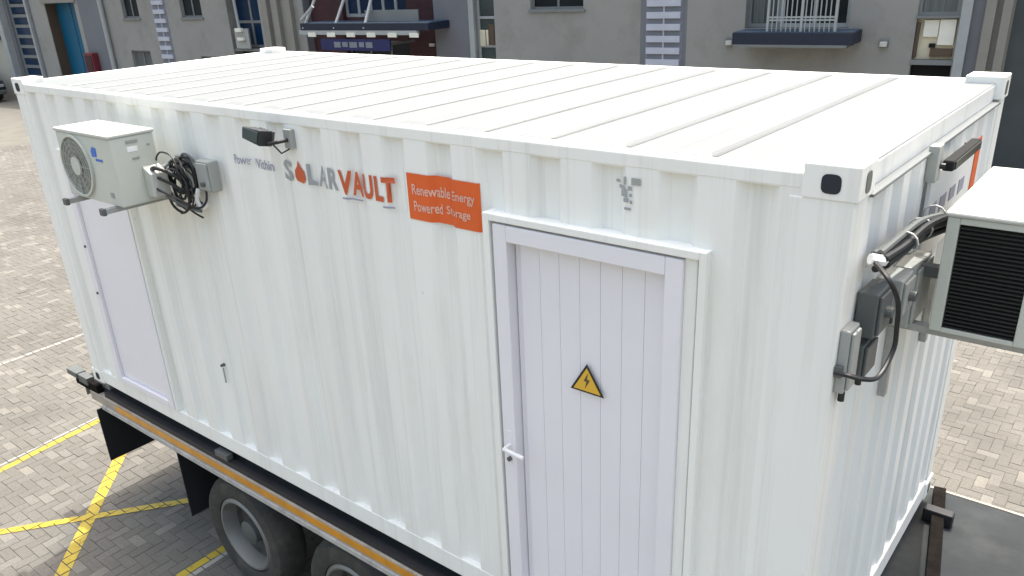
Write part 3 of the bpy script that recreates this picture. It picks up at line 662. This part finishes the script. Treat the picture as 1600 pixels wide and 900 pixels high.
# wheels
def wheel(x,y,sg):
    wh=empty('wheel',(x,y,.505)); wh.parent=tr
    t=MB(); t.lathe([(.30,sg*.27),(.33,sg*.02),(.40,-sg*.005),(.465,sg*.01),(.495,sg*.05),(.503,sg*.09),(.503,sg*.19),(.495,sg*.23),(.45,sg*.27),(.30,sg*.27)],(0,0,0),'y',40); t.build('tyre',TYRE,wh,smooth=True)
    r=MB(); r.lathe([(.325,sg*.03),(.305,sg*.012),(.290,sg*.014),(.278,sg*.05),(.262,sg*.13)],(0,0,0),'y',36); r.build('rim',RIM,wh,smooth=True)
    r=MB(); r.lathe([(.262,sg*.13),(.252,sg*.165),(.20,sg*.185),(.12,sg*.19),(.115,sg*.12),(.0,sg*.11)],(0,0,0),'y',36); r.build('wheel_disc',DISC,wh,smooth=True)
    h=MB(); h.lathe([(.105,sg*.19),(.10,sg*.06),(.06,sg*.04),(.0,sg*.04)],(0,0,0),'y',20); h.build('hub',DGREY,wh,smooth=True)
    for k in range(8):
        a=2*math.pi*k/8; MB().lathe([(0,sg*.165),(.013,sg*.165),(.013,sg*.19)],(.155*math.cos(a),0,.155*math.sin(a)),'y',6).build('wheel_nut',DGREY,wh)
for x in (1.955,3.27,4.58,):
    wheel(x,.02,1); wheel(x,2.50,-1)
    MB().tube([(x,.2,.505),(x,2.35,.505)],.06,10).build('axle',CHASS,tr)
    BX('suspension',CHASS,tr,(x-.5,.55,.56),(x+.5,.66,.86))
for x in (.06,1.28): BX('mud_flap',FLAP,tr,(x,-.085 if x<1 else -.03,.56 if x<1 else .44),(x+.012,.55,1.093),.003); BX('mud_flap',FLAP,tr,(x,2.0,.5),(x+.012,2.54,1.093),.003)
BX('mud_guard',CHASS,tr,(1.30,.06,1.04),(5.15,.62,1.06),.004)
# rusty bar on the deck behind the container
rb=empty('steel_bar',(6.40,2.0,1.255),label='rusty steel bar lying across the trailer deck beside the container end',cat='steel bar')
a=Vector((6.325,2.50,1.256)); b=Vector((6.555,1.30,1.256)); d=(b-a).normalized(); nn=Vector((-d.y,d.x,0))*.036; T=Vector((6.40,2.0,1.255))
MB().add([v-T for v in (a-nn,a+nn,b+nn,b-nn,a-nn+Vector((0,0,.07)),a+nn+Vector((0,0,.07)),b+nn+Vector((0,0,.07)),b-nn+Vector((0,0,.07)))],[(0,1,2,3),(4,5,6,7),(0,1,5,4),(1,2,6,5),(2,3,7,6),(3,0,4,7)]).build('bar',RUST,rb,.006)
MB().box(Vector((6.30,2.17,1.257))-T,Vector((6.47,2.24,1.35))-T).build('lashing_lug',CHASS,rb,.01)

# ------------------------------------------------------------------ building behind the yard
bd=empty('apartment_building',(0,16.6,0),R(6),label='taupe rendered building with windows, balconies and shopfronts across the yard behind the container',cat='building')
# local frame: x along facade, y = depth (negative towards the yard), z up
HB=4.95
def seg(name,m_,u0,u1,holes=(),y=0.0,th=.22,label=None):
    holes=[(h[0],h[1],h[2],min(h[3],HB-.12)) for h in holes]
    xs=sorted({u0,u1,*[h[0] for h in holes],*[h[1] for h in holes]}); zs=sorted({-.05,HB,*[h[2] for h in holes],*[h[3] for h in holes]})
    mb=MB()
    for a,b in zip(xs[:-1],xs[1:]):
        for c,d in zip(zs[:-1],zs[1:]):
            if any(h[0]<=a and b<=h[1] and h[2]<=c and d<=h[3] for h in holes): continue
            mb.add([(a,y,c),(b,y,c),(b,y,d),(a,y,d)],[(0,1,2,3)])
    for h in holes:
        a,b,c,d=h; D=y+th
        mb.add([(a,y,c),(a,D,c),(a,D,d),(a,y,d)],[(0,1,2,3)]); mb.add([(b,y,c),(b,D,c),(b,D,d),(b,y,d)],[(0,1,2,3)])
        mb.add([(a,y,c),(b,y,c),(b,D,c),(a,D,c)],[(0,1,2,3)]); mb.add([(a,y,d),(b,y,d),(b,D,d),(a,D,d)],[(0,1,2,3)])
    me=bpy.data.meshes.new(name); me.from_pydata(mb.v,[],mb.f); me.materials.append(m_); o=bpy.data.objects.new(name,me); link(o,bd)
    if label:o['label']=label
    return o
def window(u0,u1,z0,z1,y=.12,cols=2,rows=1,gl=GLS,fr=FRAMEG,fw=.06,sill=True,name='window'):
    o=empty(name); o.parent=bd; z1=min(z1,HB-.12)
    mb=MB(); 
    for x in np.linspace(u0+fw/2,u1-fw/2,cols+1): mb.box((x-fw/2,y-.03,z0),(x+fw/2,y+.03,z1))
    for z in np.linspace(z0+fw/2,z1-fw/2,rows+1): mb.box((u0,y-.027,z-fw/2),(u1,y+.027,z+fw/2))
    mb.build('frame',fr,o)
    W_=(u1-u0)/cols; H_=(z1-z0)/rows
    for i in range(cols):
        for j in range(rows):
            MB().box((u0+W_*i+fw*.5,y+.0,z0+H_*j+fw*.5),(u0+W_*(i+1)-fw*.5,y+.012,z0+H_*(j+1)-fw*.5)).build('pane',gl,o)
    if sill: MB().box((u0-.05,-.05,z0-.07),(u1+.05,.1,z0-.002)).build('sill',fr,o)
    return o
# cream wall and curtain glass at the far left
seg('wall',CREAM,-42,-34.35,[(-36.2,-35.2,2.9,4.4)]); window(-36.2,-35.2,2.9,4.4)
BX('wall_box',BROWN,bd,(-35.1,-.15,2.55),(-34.7,-.002,2.8)); 
seg('wall',BGREY,-34.35,-34.0); BX('pilaster',PALEF,bd,(-34.30,-.30,0),(-33.95,-.003,HB-.01))
seg('wall',BGREY,-34.0,-31.85,[(-33.75,-32.15,.1,6.2)]); window(-33.75,-32.15,.1,6.2,cols=1,rows=11,gl=GLB,fr=FRAMEG,fw=.13,sill=False,name='curtain_window')
BX('mullion',PALEF,bd,(-32.10,-.12,0),(-31.98,-.003,HB-.01))
seg('wall',TAUPE,-31.85,-28.35,[(-30.75,-28.60,-.05,3.98)],th=.55)
BX('door_lintel',TAUPE2,bd,(-30.95,-.06,3.985),(-28.45,-.003,4.12))
dr=empty('door'); dr.parent=bd; dr['label']='tall blue painted door in a dark recess'
BX('door_back',BROWN,dr,(-30.9,.56,0),(-28.5,.60,4.1)); BX('leaf',DOORB,dr,(-30.72,.46,.02),(-28.63,.51,3.95)); BX('door_rail',DOORB,dr,(-29.72,.44,.02),(-29.66,.459,3.95))
BX('side_lining',BROWN,dr,(-30.748,.02,0),(-30.725,.45,3.93))
seg('wall',BGREY,-28.35,-26.75)
rbx=empty('hose_cabinet',(0,0,0)); rbx.parent=bd; BX('cabinet_body',REDP,rbx,(-28.30,-.28,1.3),(-27.72,-.003,2.08),.01); BX('cabinet_door',MAROON,rbx,(-28.22,-.30,1.38),(-27.80,-.281,2.0))
# rainwater pipe
MB().tube([(-26.62,-.12,0),(-26.62,-.12,HB)],.09,10).build('downpipe',PALEF,bd)
seg('wall',TAUPE,-26.75,-19.60,[(-25.45,-24.45,3.37,4.75),(-21.95,-20.8,3.37,4.75),(-25.45,-24.25,1.3,2.2),(-21.3,-20.3,1.3,2.05)])
window(-25.45,-24.45,3.37,4.75); window(-21.95,-20.8,3.37,4.75); window(-25.45,-24.25,1.3,2.2,gl=CURT); window(-21.3,-20.3,1.3,2.05,gl=GLS)
# slat strips
def strip(u0,u1,z0,z1,n,first):
    t=empty('slatted_vent'); t.parent=bd
    BX('recess',LAVD,t,(u0,-.006,z0),(u1,-.002,z1))
    p=(z1-z0)/n
    o=MB().box((u0+.05,-.07,-.075),(u1-.05,-.007,.075)).build('slat',LAV,t,.004); o.location=(0,0,z0+p/2); me=o.data
    for k in range(1,n): q_=link(bpy.data.objects.new('slat',me),t); q_.location=(0,0,z0+p*(k+.5))
    BX('centre_rod',LAV,t,((u0+u1)/2-.02,-.03,z0),((u0+u1)/2+.02,-.0065,z1))
    return t
strip(-23.55,-22.80,.6,5.0,14,0)
# blue shopfront
seg('wall',TAUPE,-19.60,-15.75,[(-19.45,-17.85,.0,4.9)],th=.5)
window(-19.45,-17.85,2.35,4.9,y=.35,cols=2,rows=3,gl=GLB,fr=FRAMEG,fw=.09,sill=False,name='shop_window')
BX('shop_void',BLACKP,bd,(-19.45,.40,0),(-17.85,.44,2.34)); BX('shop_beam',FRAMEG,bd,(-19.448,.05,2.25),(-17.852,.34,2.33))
BX('sign_box',SHOPW,bd,(-19.02,-.16,2.90),(-18.72,-.06,3.02)); BX('sign_box',SHOPW,bd,(-18.98,-.16,2.62),(-18.68,-.06,2.72)); BX('sign_panel',GREY,bd,(-19.2,-.05,2.35),(-18.5,.0,3.0))
MB().tube([(-18.85,-.1,3.02),(-18.95,-.1,HB)],.05,8).build('post_pipe',PALEF,bd)
for u in (-17.55,-17.05,-16.45): BX('pilaster',TAUPE2,bd,(u,-.16,0),(u+.26,-.003,HB-.01))
# maroon recess bay with balcony
seg('wall',MAROON,-15.75,-10.50,[(-14.35,-11.75,.0,5.2)],y=.30,th=.3)
BX('bay_return',BGREY,bd,(-15.79,-.002,0),(-15.752,.299,HB-.02)); BX('bay_return',MAROON,bd,(-10.495,.001,0),(-10.46,.299,HB-.02))
window(-14.35,-11.75,3.30,5.2,y=.5,cols=5,rows=1,gl=GLB,fr=PALEF,fw=.10,sill=False,name='balcony_door'); window(-14.35,-11.75,0,2.6,y=.5,cols=3,rows=1,gl=GLS,fr=FRAMEG,sill=False,name='shop_window')
BX('bay_infill',MAROON,bd,(-14.35,.45,2.6),(-11.75,.5,3.3))
def balcony(u0,u1,z0,z1,pr,rods,label,rails):
    t=empty('balcony'); t.parent=bd; t['label']=label
    BX('slab',NAVY,t,(u0,-pr,z0),(u1,-.004,z1),.01); BX('slab_top',NAVY2,t,(u0+.03,-pr+.03,z1),(u1-.03,-.004,z1+.012))
    return t
b1=balcony(-14.95,-9.95,3.02,3.22,1.0,True,'wide navy balcony slab hung on rods',None)
BX('edge_strip',PALEF,b1,(-15.0,-1.03,2.90),(-10.35,-.9,3.018)); 
for k in range(6): BX('bracket',SHOPW,b1,(-14.6+k*.8,-1.06,2.84),(-14.28+k*.8,-1.031,2.96))
for (ua,ub) in ((-14.85,-14.35),(-13.55,-13.25),(-12.35,-12.35)): MB().tube([(ua,-.98,3.06),(ub,.2,5.2)],.045,8).build('suspension_rod',PALEF,b1)
MB().tube([(-14.88,-.98,3.32),(-14.4,-.9,3.7)],.05,8).build('brace',PALEF,b1)
BX('rail_panel',FRAMEG,b1,(-12.6,-.6,3.24),(-10.6,-.56,3.55))
sg_=empty('shop_sign'); sg_.parent=bd
BX('sign_board',SIGNB,sg_,(-14.1,-1.05,2.46),(-11.35,-1.0,2.78))
for k,(u,w_) in enumerate(((-13.55,.26),(-13.22,.22),(-12.93,.30),(-12.55,.2),(-12.28,.26))): BX('sign_glyph',LAVD,sg_,(u,-1.056,2.54+.02*(k%2)),(u+w_,-1.051,2.70))
BX('sign_arm',FRAMEG,sg_,(-14.0,-.999,2.6),(-13.9,.29,2.66)); BX('sign_arm',FRAMEG,sg_,(-11.6,-.999,2.6),(-11.5,.29,2.66))
BX('wall_lamp',WLAMP,bd,(-10.9,.18,2.48),(-10.7,.299,2.56))
seg('wall',BGREY,-10.50,-9.22)
BX('mullion',PALEF,bd,(-9.22,-.08,0),(-9.05,.1,HB-.01))
seg('wall',TAUPE,-9.22,-8.38,[(-9.05,-8.40,.2,6.3)]); window(-9.05,-8.40,.2,6.3,y=.15,cols=1,rows=6,gl=GLG,fr=PALEF,fw=.07,sill=False,name='tall_window')
BX('poster',SHOPI,bd,(-8.98,.10,2.52),(-8.80,.12,2.95)); BX('poster',SHOPI,bd,(-8.77,.10,2.55),(-8.70,.12,2.95)); BX('dark_figure',BROWN,bd,(-8.66,.08,2.55),(-8.48,.12,3.1))
# right part of the facade
seg('wall',TAUPE,-8.38,-4.02,[(-7.22,-5.62,3.47,4.9)]); window(-7.22,-5.62,3.47,4.9,y=.14)
BX('curtain',CURT,bd,(-7.1,.155,3.53),(-6.5,.165,4.85))
seg('wall',BGREY,-4.02,-2.80); strip(-3.88,-2.90,.4,5.1,17,0)
seg('wall',TAUPE,-2.80,2.22,[(-1.38,.92,2.99,5.4)],th=.3)
for i,(a_,b_,g_) in enumerate(((-1.38,-.62,GLG),(-.62,.92,GLS))):
    window(a_,b_,3.0,5.4,y=.2,cols=1 if i==0 else 2,rows=1,gl=g_,fr=PALEF if i else FRAMEG,fw=.09,sill=False,name='balcony_door')
BX('curtain',CURT,bd,(-1.25,.19,3.1),(-1.0,.2,5.1))
b2=balcony(-1.38,1.22,2.72,2.97,.85,False,'small navy balcony with pale bar railing',None)
for z in (3.20,3.26,3.95): BX('rail',PALEF,b2,(-.66,-.74,z),(.80,-.70,z+.035))
for k in range(15): BX('baluster',PALEF,b2,(-.65+k*.1015,-.735,2.985),(-.65+k*.1015+.022,-.712,3.95))
for u in (-.66,.07,.78): BX('railing_post',PALEF,b2,(u,-.75,2.985),(u+.05,-.69,4.0))
BX('flashing',FRAMEG,b2,(-1.36,-.84,2.66),(1.1,-.05,2.719))
for u in (-1.78,1.62):
    t=empty('wall_light'); t.parent=bd; BX('lamp_base',FRAMEG,t,(u-.02,-.05,2.60),(u+.16,-.003,2.78)); BX('lamp_shade',WLAMP,t,(u,-.13,2.62),(u+.15,-.051,2.73),.02)
# shopfront at the right
seg('wall',TAUPE,2.22,3.10,[(2.27,3.06,.0,5.4)],th=.4)
window(2.27,3.06,3.24,5.4,y=.08,cols=1,rows=2,gl=CURT,fr=FRAMEG,fw=.07,sill=False,name='shop_window')
ki=empty('shop_display'); ki.parent=bd
BX('display_back',SHOPI,ki,(2.27,.16,2.36),(3.06,.19,3.22)); BX('cupboard',SHOPW,ki,(2.42,.08,2.82),(2.70,.159,3.15)); BX('cupboard',SHOPW,ki,(2.72,.05,2.66),(3.02,.159,3.16)); BX('counter',BROWN,ki,(2.6,.06,2.42),(3.02,.159,2.58)); BX('pot',BLACKP,ki,(2.56,.08,2.60),(2.68,.159,2.68)); BX('shelf_side',BROWN,ki,(2.28,.06,2.4),(2.34,.159,3.1))
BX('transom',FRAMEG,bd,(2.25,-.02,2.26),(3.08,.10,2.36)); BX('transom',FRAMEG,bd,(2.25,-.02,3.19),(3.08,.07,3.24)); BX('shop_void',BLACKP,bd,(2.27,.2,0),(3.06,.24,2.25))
BX('mullion',PALEF,bd,(3.09,-.10,0),(3.28,-.003,HB-.01)); seg('wall',BGREY,3.10,3.50)
seg('wall',TAUPE2,3.50,4.02); BX('pilaster',TAUPE2,bd,(3.52,-.14,0),(3.70,-.003,HB-.01)); BX('pilaster',TAUPE2,bd,(3.82,-.14,0),(3.98,-.003,HB-.01))
seg('wall',DWALL,4.02,12.0)
BX('roof_slab',TAUPE2,bd,(-42,-.25,HB),(12,9,HB+.25))
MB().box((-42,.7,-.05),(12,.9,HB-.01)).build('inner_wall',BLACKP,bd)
BX('plinth',TAUPE2,bd,(-28.3,-.06,-.05),(-19.7,-.003,.35)); BX('plinth',TAUPE2,bd,(-8.3,-.06,-.05),(-4.1,-.003,.35))

# parked car at the far left, only its nose end shows
car=empty('parked_car',(-36.3,11.4,0),R(4),label='dark parked car in front of the building at the far left edge',cat='car')
P=[(-2.2,.30),(-2.25,.75),(-2.1,.95),(-1.35,1.02),(-.75,1.42),(.55,1.45),(1.25,1.02),(2.05,.88),(2.22,.62),(2.2,.30)]
MB().prism(P,-.85,.85).build('body',CARP,car,.06)
for sy in (-.853,.853): MB().prism([(-1.15,1.02),(-.72,1.34),(.5,1.37),(1.02,1.02)],sy-.004,sy+.004).build('side_window',GLS,car)
for x in (-1.4,1.4):
    for y in (-.80,.80):
        wl=empty('wheel',(x,y,.32)); wl.parent=car; s_=1 if y<0 else -1
        MB().lathe([(.2,s_*-.07),(.3,s_*-.07),(.32,s_*-.03),(.32,s_*.1),(.2,s_*.1)],(0,0,0),'y',24).build('tyre',TYRE,wl,smooth=True); MB().lathe([(.2,s_*-.06),(0,s_*-.04)],(0,0,0),'y',20).build('rim',RIM,wl)
for y in (-.6,.6): MB().box((2.19,y-.16,.62),(2.235,y+.16,.74)).build('headlight',PALEF,car,.01)
BX('bumper',DGREY,car,(2.15,-.8,.32),(2.28,.8,.5),.03)
